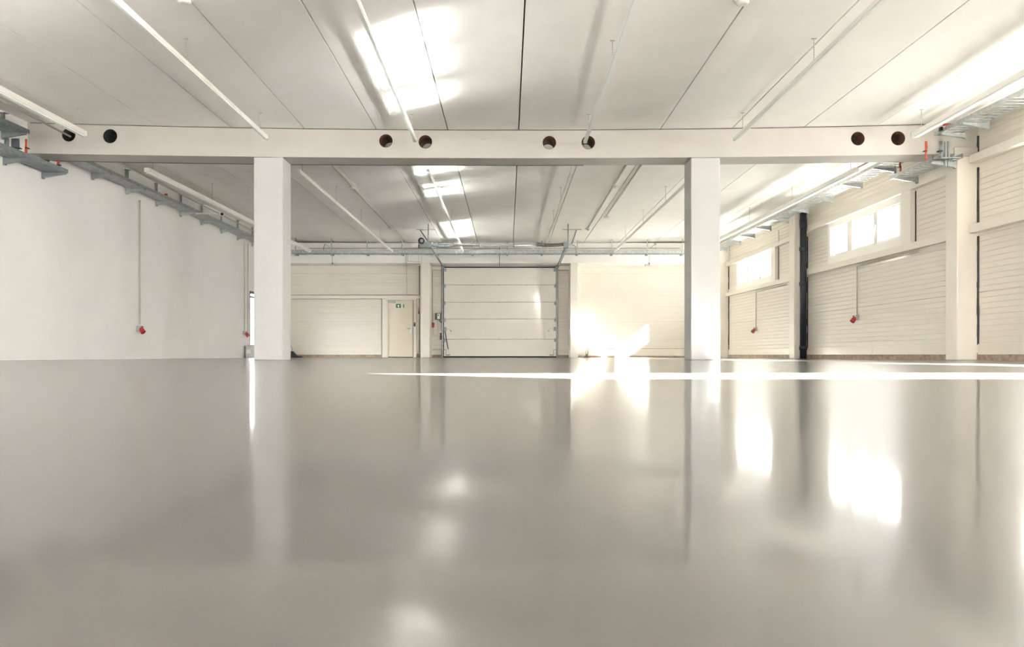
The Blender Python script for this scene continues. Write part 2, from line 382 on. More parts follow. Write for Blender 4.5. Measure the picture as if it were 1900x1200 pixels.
# ------------------------------------------------------------------ conduits and sockets
def socket(loc, nx, label, s=1.0, yaw=1):
    "grey junction box with a red plug socket, nx = direction into the room"
    x,y,z=loc; t=thing('power_socket',loc,label,'power socket','red power sockets')
    def bx(ax,bx_,dy0,dy1,z0,z1,nm,m,**k):
        MB().box(x+nx*ax,x+nx*bx_,y+dy0,y+dy1,z+z0,z+z1).build(nm,M[m],t,**k)
    bx(0,.07,-.055,.055,-.02,.10,'socket_base','grey',bevel=.006)
    bx(.0,.05,.08,.20,-.01,.10,'junction_box','grey',bevel=.006)
    bx(.05,.055,.10,.18,.0,.09,'lid','dgrey')
    p=Vector((x+nx*.07,y,z+.03)); q_=p+Vector((nx*.07,-.02,-.07))
    MB().tube([p,p+Vector((nx*.02,0,-.015)),q_],[.042,.05,.05],14).build('red_socket_body',M['red'],t,smooth=True)
    MB().tube([q_,q_+Vector((nx*.018,-.004,-.018))],[.057,.057],14).build('hinged_cover',M['red'],t,smooth=True)
    MB().tube([q_+Vector((nx*-.01,0,.05)),q_+Vector((nx*.03,-.004,.05))],[.02,.016],8).build('latch',M['red'],t)
    return t
def cond(pts,label,r=.012,m='conduit',name='conduit',group='electrical conduits',cat='conduit',clips=True):
    pts=[Vector(p) for p in pts]; q_=[pts[0]]
    for a,b_,c_ in zip(pts,pts[1:],pts[2:]):              # short radius at each bend
        e=min(.03,(a-b_).length*.4,(c_-b_).length*.4); d1=(a-b_).normalized()*e; d2=(c_-b_).normalized()*e
        q_+=[b_+d1*1.2,b_+d1,b_+(d1+d2)*.29,b_+d2,b_+d2*1.2]
    pts=q_+[pts[-1]]
    o=MB().tube(pts,r,8).build(name,M[m],smooth=True,label=label,category=cat,group=group)
    return o
def wl(y,z,off=.03): return (XL(y)+off,y,z)
def wr(y,z,off=.03): return (XR(y)-off,y,z)
yA=8.957/((942-257)/F+.03)
cond([wl(yA,3.62),wl(yA,.78)],'pale conduit dropping down the left wall from the cable tray to a red socket',.018)
socket(wl(yA-.06,.66,0),1,'red power socket low on the left wall, on the longest lone conduit')
yB_=8.957/((942-452)/F+.03); yC=8.957/((942-458.5)/F+.03)
cond([wl(yB_,3.6),wl(yB_,.86)],'left one of the conduit pair beside the glazed door',.016)
cond([wl(yC,3.6),wl(yC,.72)],'right one of the conduit pair beside the glazed door',.016)
socket(wl(yB_-.02,.74,0),1,'red power socket on the left wall beside the glazed door')
yD=8.794/((1592.5-942)/F+.0312); 
cond([wr(15.72,2.17),wr(yD,2.17),wr(yD,2.13),wr(yD,1.02)],'pale conduit under the middle bay window running down to a red socket',.014)
cond([wr(15.72,2.20),wr(yD-.1,2.20)],'second thin conduit under the lower rail of the middle bay window',.010)
socket(wr(yD,.93,0),-1,'red power socket under the middle bay window of the right wall')
yE=8.794/((1404.5-942)/F+.0312)
cond([wr(22.6,2.12),wr(yE,2.12),wr(yE,2.08),wr(yE,.98)],'pale conduit under the far bay window running down to a red socket',.014)
socket(wr(yE,.88,0),-1,'red power socket under the far bay window of the right wall')
cond([wr(22.9,3.40,.14),wr(22.9,3.75,.14)],'short conduit between upper rail and cable tray in the far bay',.012)

# ------------------------------------------------------------------ cable trays
def tray(label,fn,sg,y0,y1,zf,o0,o1,ladder,brackets,post_top,arm_up=False,m='galv'):
    "o0..o1 distance from the wall; zf(y) the underside"
    t=thing('cable_tray',(fn(y0)+sg*(o0+o1)/2,y0,zf(y0)),label,'cable tray')
    up=lambda d:(lambda y:zf(y)+d)
    for a in (o0,o1-.006):
        MB().side(fn,sg,y0,y1,zf,up(.07),a,a+.006).side(fn,sg,y0,y1,up(.064),up(.07),a-.0,a+.018 if a==o0 else a-.012).build('side_rail',M[m],t)
    r_=MB(); y=y0+.03
    pitch,wd=(.135,.035) if ladder else (.075,.052)
    while y<y1-.02:
        r_.side(fn,sg,y,min(y+wd,y1),up(.004),up(.018 if ladder else .008),o0+.006,o1-.006); y+=pitch
    if not ladder:
        for q_ in (.3,.62): r_.side(fn,sg,y0,y1,up(.001),up(.004),o0+(o1-o0)*q_-.02,o0+(o1-o0)*q_+.02)
    r_.build('rungs',M[m],t)
    for yb in brackets:
        z=zf(yb); pt=post_top(yb) if callable(post_top) else post_top
        hb=MB().side(fn,sg,yb-.02,yb+.02,z-.12,pt,o0-.05,o0-.044).side(fn,sg,yb-.022,yb-.016,z-.12,pt,o0-.05,o0-.012).side(fn,sg,yb+.016,yb+.022,z-.12,pt,o0-.05,o0-.012)
        if pt>4.0: hb.side(fn,sg,yb-.05,yb+.05,pt,pt+.008,o0-.09,o0+.04)
        hb.build('hanger_post',M['galvd' if m=='galvd' else 'galv'],t)
        # tapered cantilever arm
        xa=fn(yb)+sg*(o0-.044); xb=fn(yb)+sg*(o1+.01)
        a=MB().hexa([(xa,yb-.02,z-.10),(xa,yb+.02,z-.10),(xb,yb+.02,z-.035),(xb,yb-.02,z-.035)] if sg>0 else [(xb,yb-.02,z-.035),(xb,yb+.02,z-.035),(xa,yb+.02,z-.10),(xa,yb-.02,z-.10)],
                    [(xa,yb-.02,z-.004),(xa,yb+.02,z-.004),(xb,yb+.02,z-.004),(xb,yb-.02,z-.004)] if sg>0 else [(xb,yb-.02,z-.004),(xb,yb+.02,z-.004),(xa,yb+.02,z-.004),(xa,yb-.02,z-.004)])
        a.build('support_arm',M['galvd' if m=='galvd' else 'galv'],t)
    return t
ctop=lambda o:(lambda y:ZC(8.3)-.09+.0)
lz=lambda y:3.775-.010*(y-16)
tray('galvanised cable tray along the left wall behind the ceiling beam',XL,1,14.6,27.4,lz,.07,.42,False,[15.9,17.26,18.6,19.9,21.15,22.5,23.75,25.0,26.3],lambda y:4.17,m='galv')
tray('galvanised upper cable tray ending at the beam, top left',XL,1,10.6,13.3,lambda y:3.85,.07,.42,False,[12.55,13.2],lambda y:4.17,m='galvd')
tray('short lower cable tray ducking under the left end of the beam',XL,1,12.4,14.38,lambda y:3.43,.06,.44,False,[13.26,14.3],lambda y:3.5 ,m='galvd')
rz=lambda y:3.885-.0125*(y-15.5)
rb=[15.8,17.2,18.65,20.05,21.35,22.65,24.0,25.35,26.7]
tray('galvanised cable tray along the right wall behind the ceiling beam',XR,-1,14.75,27.4,rz,.50,.88,True,rb,lambda y:rz(y)+.17)
tray('galvanised ladder cable tray at upper right ending before the beam',XR,-1,9.2,13.72,lambda y:3.93,.50,.88,True,[10.2,11.5,12.9,13.5],lambda y:4.06)
tray('short lower ladder tray ducking under the right end of the beam',XR,-1,13.5,15.25,lambda y:3.50,.50,.88,True,[13.8,15.0],lambda y:3.6)
# struts that hold the lower right tray
t=thing('strut_frame',P(1758,285,13.75),'slotted steel struts between upper and lower right trays before the beam','support strut')
MB().px(1754,1757.5,262,308,13.74,13.78).build('strut',M['galv'],t); MB().px(1759,1762.5,262,308,13.74,13.78).build('strut',M['galv'],t)
MB().tube([P(1731,289,13.6),P(1731,296,13.6),P(1757,296.5,13.6),P(1767.5,290,13.6),P(1767.5,296,13.6),P(1731,296,13.6)],.006,6).build('wire_hook',M['black'],t)
t=thing('strut_frame',P(5,280,13.3),'slotted steel struts between upper and lower left trays before the beam','support strut')
MB().px(6.5,9.5,256,292,13.28,13.32).build('strut',M['galvd'],t); MB().px(11,14.5,256,292,13.28,13.32).build('strut',M['galvd'],t)
# cables between the trays
def bundle(name,x0,x1,y0,y1,D,label,m,n,r,sag=0):
    t=thing(name,P((x0+x1)/2,y1,D),label,'cable')
    for i in range(n):
        x=x0+(x1-x0)*(i+.5)/n; j=random.uniform(-1,1)
        MB().tube([P(x,y0,D+.02*(i%2)),P(x+j,(2*y0+y1)/3,D+.02),P(x-j,(y0+2*y1)/3,D+.02),P(x,y1,D+.02*(i%2))],r,7).build('cable' if n>1 else 'cable_length',M[m],t,smooth=True)
    MB().px(x0-.6,x1+.6,(y0+y1)/2-.8,(y0+y1)/2+.8,D-.02,D+.05).build('cable_tie',M['black'],t)
bundle('cable_bundle',21.5,35.5,257,291,13.25,'thick bundle of black cables between the two left trays before the beam','dgrey',7,.013)
bundle('orange_cable',47,50,258,290,13.25,'orange-red cable between the two left trays before the beam','orange',2,.014)
bundle('cable_bundle',80,92,296,309,14.36,'bundle of black cables rising behind the left end of the beam','dgrey',6,.013)
bundle('orange_cable',106,109.5,297,314,14.36,'orange-red cable rising behind the left end of the beam','orange',2,.013)
bundle('orange_cable',1716.5,1720,262,297,13.65,'orange cable between the two right trays before the beam','orange',2,.012)
bundle('cable_bundle',1742.5,1749,262,297,13.65,'bundle of grey cables between the two right trays before the beam','galvd',5,.010)
bundle('orange_cable',1669,1672,297,322.5,15.0,'orange cable rising behind the right end of the beam','orange',2,.011)
def jbox(x0,x1,y0,y1,D,label):
    t=thing('junction_box',P((x0+x1)/2,y1,D),label,'junction box')
    MB().px(x0,x1,y0,y1,D,D+.1).build('box',M['white'],t,bevel=.005)
    MB().px(x0-4,x0-.5,y0+1,y1-2,D+.01,D+.08).build('cable_gland',M['black'],t)
    MB().px(x0+2,x1+1,y0-4,y0-.5,D+.02,D+.06).build('orange_cap',M['orange'],t,label='orange cap')
jbox(1750,1759,234,243.5,13.45,'small white junction box on the near upper right tray')
jbox(15.5,22.5,231,241,13.1,'small grey junction box on the upper left tray')
jbox(303,309,363,370.5,18.9,'small junction box on the left tray behind the beam')
# security camera on its arm
t=thing('security_camera',P(412,397,19.3),'small camera with black face on a white arm at the left tray','camera')
MB().bar(P(364,396,19.9),P(405,397,19.4),.03).build('arm',M['white'],t)
cyl(MB(),P(412,397,19.3),(0,1,0),.05,.1).build('housing',M['white'],t,smooth=True)
cyl(MB(),P(412,397,19.24),(0,1,0),.034,.03).build('lens',M['black'],t,smooth=True)

# ------------------------------------------------------------------ suspended light bars
def lightbar(x0,x1,y0,y1,z0,z1,w,h,wires,label):
    t=thing('light_bar',(x0,y0,z0),label,'light','suspended light bars')
    a=Vector((x0,y0,z0+h/2)); b_=Vector((x1,y1,z1+h/2))
    MB().bar(a,b_,w,h).build('housing',M['white'],t,bevel=.004)
    dz=Vector((0,0,-h/2-.008)); d_=(b_-a).normalized()
    MB().bar(a+dz+d_*.05,b_+dz-d_*.05,w*.72,.018).build('diffuser',M['signw'],t)
    MB().bar(b_,b_+d_*.02,w+.01,h+.01).build('end_cap',M['grey'],t)
    for yw in wires:
        k=(yw-y0)/(y1-y0); x=x0+(x1-x0)*k; z=z0+(z1-z0)*k+h; zt=ZC(x)
        v=MB().tube([(x-.0,yw,z),(x,yw,zt)],.0035,5)
        q_=z+.02
        while q_<zt-.02: v.box(x-.006,x+.006,yw-.003,yw+.003,q_,q_+.012); q_+=.03
        v.box(x-.03,x+.03,yw-.01,yw+.01,zt-.008,zt-.001)
        v.build('suspension_chain',M['wire'],t)
near=[6.97,9.97,13.03]; far=[15.7,18.7,21.7,24.7]
side=['far left one','second from the left','third from the left','third from the right','second from the right','far right one']
NB=[(-7.15,-7.15,13.2,.10,.085),(-4.08,-4.12,13.36,.055,.055),(-1.57,-1.60,13.5,.055,.055),(1.32,1.35,13.6,.055,.055),(3.89,3.92,13.46,.055,.055),(6.8,6.9,13.26,.10,.085)]
FB=[(-7.14,-6.88),(-4.13,-4.01),(-1.58,-1.54),(1.27,1.28),(3.81,3.71),(6.9,6.55)]
for k,(xa,xb,ye,w_,h_) in enumerate(NB):
    lightbar(xa,xb,5.0,ye,3.78,3.78,w_,h_,near,'long white light bar hung in front of the beam, '+side[k])
for k,(xa,xb) in enumerate(FB):
    w_,h_=(.10,.085) if k in (0,5) else (.055,.055)
    lightbar(xa,xb,15.45,27.2,3.71,3.67,w_,h_,far,'long white light bar hung behind the beam, '+side[k])
# thin pipes beside the outer light bars
for nm,a,b_ in (('left of the far left light bar before the beam',(-7.64,9,3.96),(-7.75,13.85,3.96)),('left of the far left light bar behind the beam',(-7.75,14.46,3.93),(-7.82,27.6,3.88)),
                ('right of the far right light bar before the beam',(7.3,9,3.98),(7.3,13.85,3.98)),('right of the far right light bar behind the beam',(7.25,14.46,3.96),(7.0,27.6,3.9))):
    o=MB().tube([a,b_],.018,8).build('ceiling_pipe',M['conduit'],smooth=True,label='thin pipe under the ceiling '+nm,category='pipe',group='thin ceiling pipes')
# ceiling conduits and smoke detectors
def cc(x0,y0,x1,y1,label):
    MB().bar((x0,y0,ZC(x0)-.014),(x1,y1,ZC(x1)-.014),.028,.028).build('ceiling_conduit',M['conduit'],label=label,category='conduit',group='ceiling conduits')
cc(-3.72,14.46,-3.72,24.7,'square conduit on the ceiling behind the beam, left of the middle')
cc(2.5,14.46,2.54,24.8,'left one of two square conduits on the ceiling behind the beam')
cc(2.83,14.46,2.85,22.6,'right one of two square conduits on the ceiling behind the beam')
def detector(x,y,label,r=.055):
    z=ZC(x); t=thing('smoke_detector',(x,y,z-.05),label,'smoke detector','smoke detectors')
    MB().tube([(x,y,z-.022),(x,y,z+.002)],r,24).build('base',M['white'],t,smooth=True)
    MB().tube([(x,y,z-.06),(x,y,z-.05),(x,y,z-.024)],[r*.45,r*.75,r*.85],24).build('sensor_head',M['white'],t,smooth=True)
    MB().box(x-.09,x-.055,y-.015,y+.015,z-.02,z).build('terminal_box',M['grey'],t)
detector(-3.66,8.85,'white smoke detector at the top edge, beside the second light bar from the left',.09)
detector(2.66,8.85,'white smoke detector at the top edge on the right ceiling joint',.09)
detector(-3.70,18.7,'smoke detector halfway along the left ceiling conduit',.07)
detector(-3.72,24.75,'smoke detector at the far end of the left ceiling conduit',.07)
detector(2.58,18.6,'smoke detector halfway along the right ceiling conduits',.07)
detector(2.56,24.9,'smoke detector at the far end of the longer right ceiling conduit',.05)
detector(2.88,22.7,'smoke detector at the far end of the shorter right ceiling conduit',.06)

# ------------------------------------------------------------------ far wall: beam, columns, rails
BF=27.95
zb2=P(0,488.2,BF).z
MB().box(-8.2,7.95,BF,YB,zb2,4.10).build('back_beam',M['ceiling'],bevel=.012,label='white concrete beam along the top of the far wall',category='beam')
for x0,x1,lab in ((780.3,797.3,'narrow white column left of the wide sectional door at the far wall'),(1058.3,1072.3,'narrow white column right of the wide sectional door at the far wall')):
    a=P(x0,600,BF).x; b_=P(x1,600,BF).x
    column(a,b_,BF+.004,YB,zb2,lab,m='rail')
FW=YB-.004
def ft(x0,x1,y0,y1,m,label,d=.1,**k): trim(MB().px(x0,x1,y0,y1,YB-d,YB-.001),m,label,**k)
ft(530,779,547.8,553.8,'rail','cream rail across the far left wall above the door',.12,bevel=.006)
ft(709.2,716.2,554,663,'rail','cream post left of the exit door',.12,bevel=.004)
ft(799,818.5,493.3,500,'rail','cream rail left of the sectional door',.1,bevel=.004)
ft(1036,1057,493.3,500.5,'rail','cream rail right of the sectional door',.1,bevel=.004)
ft(1073,1078,487,658,'rail','cream upright strip beside the right far column',.05)
ft(1078,1343,488.6,492.2,'rail','cream strip under the far beam on the right',.05)
ft(525,709,657.8,663.2,'plinth','brown concrete plinth under the far left wall',.02)
ft(773,780,656,663.2,'plinth','dark plinth beside the exit door',.02)
ft(797.5,819,658,663.2,'plinth','concrete plinth left of the sectional door',.02)
ft(1035,1058,658.5,663.2,'plinth','concrete plinth right of the sectional door',.02)
ft(1073,1345,660,663.2,'plinth','concrete plinth under the far right wall',.02)
ft(797.5,819,648.8,657.8,'flash','cream flashing left of the sectional door',.03)
ft(1078,1345,646.8,660,'flash','cream flashing under the far right wall',.03)
ft(777.6,779.3,488,655,'seam','dark joint left of the far left column',.02)

ft(530,779,546.9,547.7,'seam','thin painted shadow line above the far left rail',.03)  # dark strips from here on stand in for shade beside rails, post and flashing
ft(530,709,553.9,554.7,'seam','thin painted shadow line below the far left rail',.03)
ft(707.6,709.1,554.7,658,'seam','thin painted shadow line left of the exit door post',.03)
ft(797.6,818,500.1,500.8,'seam','thin painted shadow line below the rail left of the sectional door',.03)
ft(1036,1057,500.6,501.3,'seam','thin painted shadow line below the rail right of the sectional door',.03)
ft(797.6,819,648.0,648.7,'seam','thin painted shadow line above the flashing left of the sectional door',.02)
ft(1078,1345,646.0,646.7,'seam','thin painted shadow line above the flashing under the far right wall',.02)
# exit door
d=thing('door_2',P(742,663,YB-.06),'beige steel exit door left of the far left column',None,kind='structure')
D_=YB-.07
MB().px(719.8,766,556.5,662.6,D_,D_+.05).build('door_leaf',M['door'],d,bevel=.003)
MB().px(716.2,719.4,553.8,663,D_-.04,YB-.001).px(766.4,772,553.8,663,D_-.04,YB-.001).px(719.4,766.4,553.8,556.2,D_-.04,YB-.001).build('door_frame',M['rail'],d)
MB().px(766.0,766.9,556.2,662,D_-.045,D_-.039).build('frame_seal',M['gap'],d)
MB().px(719.6,733.5,558.5,562,D_-.06,D_).build('door_closer',M['grey'],d,bevel=.004)
MB().bar(P(721,558,D_-.05),P(744,557,D_-.08),.02,.012).build('closer_arm',M['galvd'],d)
MB().px(760.5,763.5,607,617.5,D_-.012,D_).build('handle_plate',M['white'],d,bevel=.002)
MB().tube([P(762,609.4,D_),P(762,609.4,D_-.05),P(755,609.4,D_-.055)],.011,8).build('lever_handle',M['galvd'],d,smooth=True)
MB().px(719.8,766,661.8,662.8,D_-.004,D_+.04).build('threshold',M['seal'],d)
# exit sign: green field with white up arrow, pale field with door pictogram
t=thing('exit_sign',P(742,571,D_-.01),'green emergency exit sign with white arrow on the beige door','sign')
DS=D_-.012
MB().px(734.6,750.6,563.6,571.2,DS,DS+.008).build('sign_board',M['signw'],t)
MB().px(734.8,743.8,563.8,571.0,DS-.003,DS-.0005).build('green_field',M['green'],t)
v=MB(); A=[(739.3,564.8),(742.2,567.8),(740.4,567.8),(740.4,570.3),(738.2,570.3),(738.2,567.8),(736.4,567.8)]
v.v=[tuple(P(x,y,DS-.004)) for x,y in A]+[tuple(P(x,y,DS-.006)) for x,y in A]; n=len(A)
v.f=[tuple(range(n)),tuple(range(n,2*n))[::-1]]+[(i,(i+1)%n,n+(i+1)%n,n+i) for i in range(n)]
v.build('arrow',M['signw'],t)
v=MB().px(748.2,750.0,564,571,DS-.003,DS-.0005)                     # doorway bar
v.px(745.6,746.4,564.4,565.2,DS-.003,DS-.0005); v.bar(P(746.2,565.4,DS-.002),P(745.8,568,DS-.002),.016,.003); v.bar(P(745.8,568,DS-.002),P(746.9,570.6,DS-.002),.009,.003)
v.bar(P(745.8,568,DS-.002),P(744.8,570.4,DS-.002),.009,.003); v.bar(P(746.1,566,DS-.002),P(747.4,566.8,DS-.002),.007,.003)
v.build('pictogram',M['green'],t)
# card reader and its conduit, alarm button beside
t=thing('card_reader',P(769,605,D_),'small black card reader on the frame right of the exit door','card reader')
MB().px(767.8,770.6,598,605.4,D_-.08,D_-.041).build('reader_body',M['black'],t,bevel=.004); MB().px(768.4,770,599,601,D_-.084,D_-.08).build('keypad',M['dgrey'],t)
def bc(pts,label,D=YB-.04,r=.010,m='conduit'): return cond([P(x,y,D) for x,y in pts],label,r,m)
bc([(769,556),(769,598)],'thin conduit above the card reader',D_-.06,.007)
bc([(754.5,490),(754.8,544.5),(757,546.6),(768,546.8)],'conduit bending down the far wall to the exit door',YB-.14)
bc([(752.3,470),(752.3,490)],'first short conduit dropping from the far tray',BF-.03,.008)
bc([(754.5,470),(754.5,490)],'second short conduit dropping from the far tray',BF-.03,.008)
bc([(756.4,470),(756.4,485),(780,485.3)],'conduit dropping from the far tray and turning right to the column',BF-.03,.008)
bc([(802.5,500),(802.5,598)],'conduit down to the red switch beside the sectional door')
bc([(926.8,459),(926.8,493)],'short dark conduit above the middle of the sectional door',BF-.03,.010,'dgrey')

# door control box, red switch with hanging cable, contact box
t=thing('control_box',P(812,592,YB-.1),'dark grey door control box with pale front left of the sectional door','control box')
MB().px(807,817.3,580.8,592.8,YB-.12,YB-.002).build('housing',M['dgrey'],t,bevel=.008)
MB().px(811.2,816.4,581.8,591.6,YB-.135,YB-.121).build('front_cover',M['white'],t,bevel=.004)
MB().px(812.4,814,583.4,586,YB-.139,YB-.1355).build('display',M['black'],t)
MB().tube([P(815,593,YB-.08),P(816,597,YB-.08),P(819.5,598,YB-.08)],.012,7).build('cable',M['black'],t)
t=thing('emergency_switch',P(803,607,YB-.1),'red switch box hanging on a conduit under the control box','switch')
MB().px(800.8,805.4,598,607.3,YB-.09,YB-.002).build('red_box',M['red'],t,bevel=.008)
MB().px(801.8,804.6,599,601.5,YB-.1,YB-.091).build('dark_window',M['dgrey'],t)
MB().tube([P(x,y,YB-.05) for x,y in ((803.6,607.5),(803.8,615),(805,621),(808,623.3),(811,622),(812.6,617),(812.6,605),(811.8,593))],.007,7).build('hanging_cable',M['conduit'],t,smooth=True)
t=thing('contact_box',P(818,630,YB-.1),'small dark grey box on the left door track','contact box')
MB().px(816.2,820.2,617.3,630,YB-.14,YB-.02).build('housing',M['dgrey'],t,bevel=.004); MB().px(816.6,819.8,623.5,624.2,YB-.143,YB-.139).build('seam',M['black'],t)

# ------------------------------------------------------------------ wide sectional door
d=thing('door_3',P(927,663,YB-.1),'wide white overhead sectional door in the middle of the far wall',None,kind='structure')
DD=YB-.10; js=[496.6,528.3,560.3,591.5,629.1,661.2]
for a,b_ in zip(js,js[1:]):
    o=MB().px(823.6,1031.8,a+.25,b_-.25,DD,DD+.045).build('door_section',M['section'],d,bevel=.006)
MB().px(823.6,1031.8,496,662,DD+.045,DD+.05).build('backing',M['gap'],d); MB().px(820,1034,494.8,496.7,DD-.02,DD+.05).build('top_seal',M['seal'],d); MB().px(823,1033,660.6,663.3,DD-.03,DD+.05).build('bottom_seal',M['seal'],d)
for x0,x1,s_ in ((819.6,823.4,1),(1031.9,1035,-1)):
    v=MB().px(x0,x1,493,663.2,DD-.02,YB-.002); v.build('side_track',M['seal'],d)
    v=MB().px(x0+1.1,x0+2.2,493,663.2,DD-.06,DD-.021); v.build('track_flange',M['galv'],d)
for j in js[1:-1]:
    for x in (876.7,926.8,977.5):
        MB().px(x-1.2,x+1.2,j-.9,j+1.1,DD-.012,DD).build('hinge',M['grey'],d)
    for x0,x1 in ((823.0,827),(1028,1032)):
        o=MB().px(x0,x1,j+.3,j+4.6,DD-.03,DD); o.bar(P((x0+x1)/2,j-2,DD-.01),P((x0+x1)/2,j+6,DD-.01),.03,.006); o.build('roller_bracket',M['galvd'],d)
for x0,x1 in ((823.2,828),(1027.2,1032)):
    MB().px(x0,x1,497,503.5,DD-.03,DD).build('roller_bracket',M['galvd'],d)
    MB().px(x0,x1,606.5,613.5,DD-.04,DD).build('latch_case',M['galvd'],d)
for s_,xs_ in ((1,(827,833,836.5)),(-1,(1028,1021,1017.8))):
    MB().tube([P(xs_[0],610,DD-.05),P(xs_[1],610.3,DD-.06),P(xs_[2],613.5,DD-.06)],.007,6).build('pull_bar',M['galv'],d)
    cyl(MB(),P(xs_[2],613.8,DD-.06),(0,1,0),.02,.04).build('pull_knob',M['dgrey'],d,smooth=True)
MB().tube([P(825.4,614,DD-.05),P(831.6,647.5,DD-.05)],.014,8).build('strut_rod',M['seal'],d)
MB().tube([P(831.6,647.5,DD-.05),P(834,657.5,DD-.05)],.005,6).build('strut_piston',M['galv'],d)
for xa,sg in ((823.3,1),(1031.7,-1)):
    v=MB(); v.px(*sorted((xa,xa+sg*4.4)),648.2,649.4,DD-.05,DD); v.px(*sorted((xa+sg*3.6,xa+sg*4.8)),648.2,657.5,DD-.05,DD)
    v.px(*sorted((xa+sg*3.6,xa+sg*12)),657.3,659.8,DD-.05,DD); v.build('bottom_bracket',M['galvd'],d)
    cyl(MB(),P(xa+sg*2.2,652.5,DD-.03),(0,1,0),.028,.03).build('bottom_roller',M['white'],d,smooth=True)
# ceiling tracks running toward the camera, shaft with springs
SD=24.0
for a,b_ in (((821.6,494),(798.5,457)),((1034,494),(1050,456))):
    p=P(*a,YB-.15); q_=P(*b_,SD)
    o=MB().bar(p,q_,.055,.012); o.bar(p+Vector((0,0,.03)),q_+Vector((0,0,.03)),.012,.06); o.build('ceiling_track',M['galvd'],d)
    MB().bar(p+Vector((.05,0,-.03)),q_+Vector((.05,0,-.03)),.02,.02).build('track_edge',M['galv'],d)
    v=P(a[0],490,YB-.1); MB().box(v.x-.06,v.x+.06,YB-.2,YB-.05,v.z-.14,v.z+.08).build('track_knee',M['galvd'],d)
sh=thing('spring_shaft',P(921,454.5,SD),'long horizontal steel shaft with springs hung from the ceiling before the sectional door','door shaft')
MB().tube([P(786,455,SD),P(1061,454.2,SD)],.036,16).build('tube',M['galv'],sh,smooth=True)
for x in (890.6,953.7): MB().tube([P(x-1.3,454.6,SD),P(x+1.3,454.6,SD)],.062,14).build('coupling',M['galvd'],sh,smooth=True)
def spring(x0,x1,sag,m):
    pts=[];rs=[]; n=46
    for i in range(n+1):
        k=i/n; x=x0+(x1-x0)*k; pts.append(P(x,453+sag*math.sin(math.pi*k),SD)); rs.append(.052 if i%2 else .06)
    MB().tube(pts,rs,12).build('torsion_spring',M[m],sh)
    for x in (x0,x1): MB().tube([P(x-.8,453.2,SD),P(x+.8,453.2,SD)],.07,14).build('spring_end',M['galvd'],sh)
spring(800,843,3.2,'galvd'); spring(996,1048,1.8,'spring')
for x0,x1 in ((786,801),(1046,1055)): MB().px(x0,x1,448.5,459,SD-.06,SD+.1).build('bearing_plate',M['galvd'],sh,bevel=.01)
for vx,dx0,dx1,s_ in ((794.7,778.7,797,-1),(1054,1070,1061,1)):
    zt=ZC(2.4); 
    a=P(vx,450,SD); MB().box(a.x-.02,a.x+.02,SD-.02,SD+.02,a.z,zt).build('hanger',M['galvd'],sh)
    b_=P(dx1,452,SD); c_=Vector((P(dx0,426,25.0).x,25.0,zt)); MB().bar(b_,c_,.035,.02).build('brace',M['galvd'],sh)
    x0,x1=sorted((a.x,c_.x)); MB().box(x0-.1,x1+.15,24.96,25.04,zt-.02,zt).build('ceiling_plate',M['galv'],sh)
MB().tube([P(1060,454,SD),P(1066,455,SD),P(1069,459,SD),P(1069.6,470,SD)],.016,8).build('conduit_elbow',M['grey'],sh,smooth=True)
mo=thing('door_motor',P(782,450,SD),'round black chain motor at the left end of the spring shaft','motor')
cyl(MB(),P(782,447,SD-.02),(0,1,0),.095,.16).build('drum',M['black'],mo,smooth=True)
cyl(MB(),P(782.5,446.5,SD-.12),(0,1,0),.05,.05).build('hub',M['galvd'],mo,smooth=True)
MB().px(777,785.8,452,459.5,SD-.05,SD+.1).build('gearbox',M['galvd'],mo,bevel=.015)
MB().px(776.2,777.8,447,453.5,SD-.06,SD-.03).build('red_pull',M['red'],mo); MB().px(776.0,778,453.5,460,SD-.06,SD-.03).build('black_pull',M['black'],mo)
for x in (777.3,782.6):
    v=MB(); z=P(x,581,SD).z; zt=P(x,456,SD).z; X_=P(x,500,SD).x
    while z<zt: v.box(X_-.006,X_+.006,SD-.05,SD-.045,z,z+.022); z+=.03
    v.build('pull_chain',M['wire'],mo)
MB().tube([P(777.3,571,SD-.05),P(777.3,577,SD-.05)],[.004,.018],8).build('red_handle',M['red'],mo); MB().px(776.2,778.4,577,582.5,SD-.06,SD-.04).build('black_handle',M['black'],mo)

# ------------------------------------------------------------------ far cable tray and what hangs from it
TD=27.45
t=thing('cable_tray',P(900,467,TD),'galvanised cable tray running along the far wall under the ceiling','cable tray')
def q2(y0,y1,d0,d1,nm,m='galv'):
    a=P(530,y0,TD).z; b_=P(530,y1,TD).z; MB().box(-7.6,7.3,TD+d0,TD+d1,b_,a).build(nm,M[m],t)
q2(463.6,470.4,0,.01,'side_rail'); q2(463.6,464.6,-.012,.0,'rail_lip'); q2(469.6,471,-.012,.0,'rail_lip','galvd'); q2(463.6,470.4,.29,.30,'side_rail')
v=MB(); x=-7.58; za=P(530,470.2,TD).z
while x<7.28: v.box(x,x+.08,TD+.01,TD+.29,za,za+.01); x+=.12
v.build('rungs',M['galv'],t)
for x in (548.3,614.7,681,746.3,811,876,941,1006,1071,1135.6,1201,1266):
    p=P(x,475,TD-.03); zt=min(ZC(p.x),4.2)-.001
    MB().box(p.x-.018,p.x+.018,TD-.04,TD-.014,p.z,zt).build('hanger',M['galv'],t)
    MB().box(p.x-.03,p.x+.03,TD-.04,TD+.3,za-.05,za-.012).build('support_arm',M['galvd'],t)
MB().tube([P(560,460.7,27.6),P(1262,460.4,27.6)],.010,7).build('ceiling_pipe',M['galvd'],smooth=True,label='thin pipe just above the far cable tray',category='pipe',group='thin ceiling pipes')
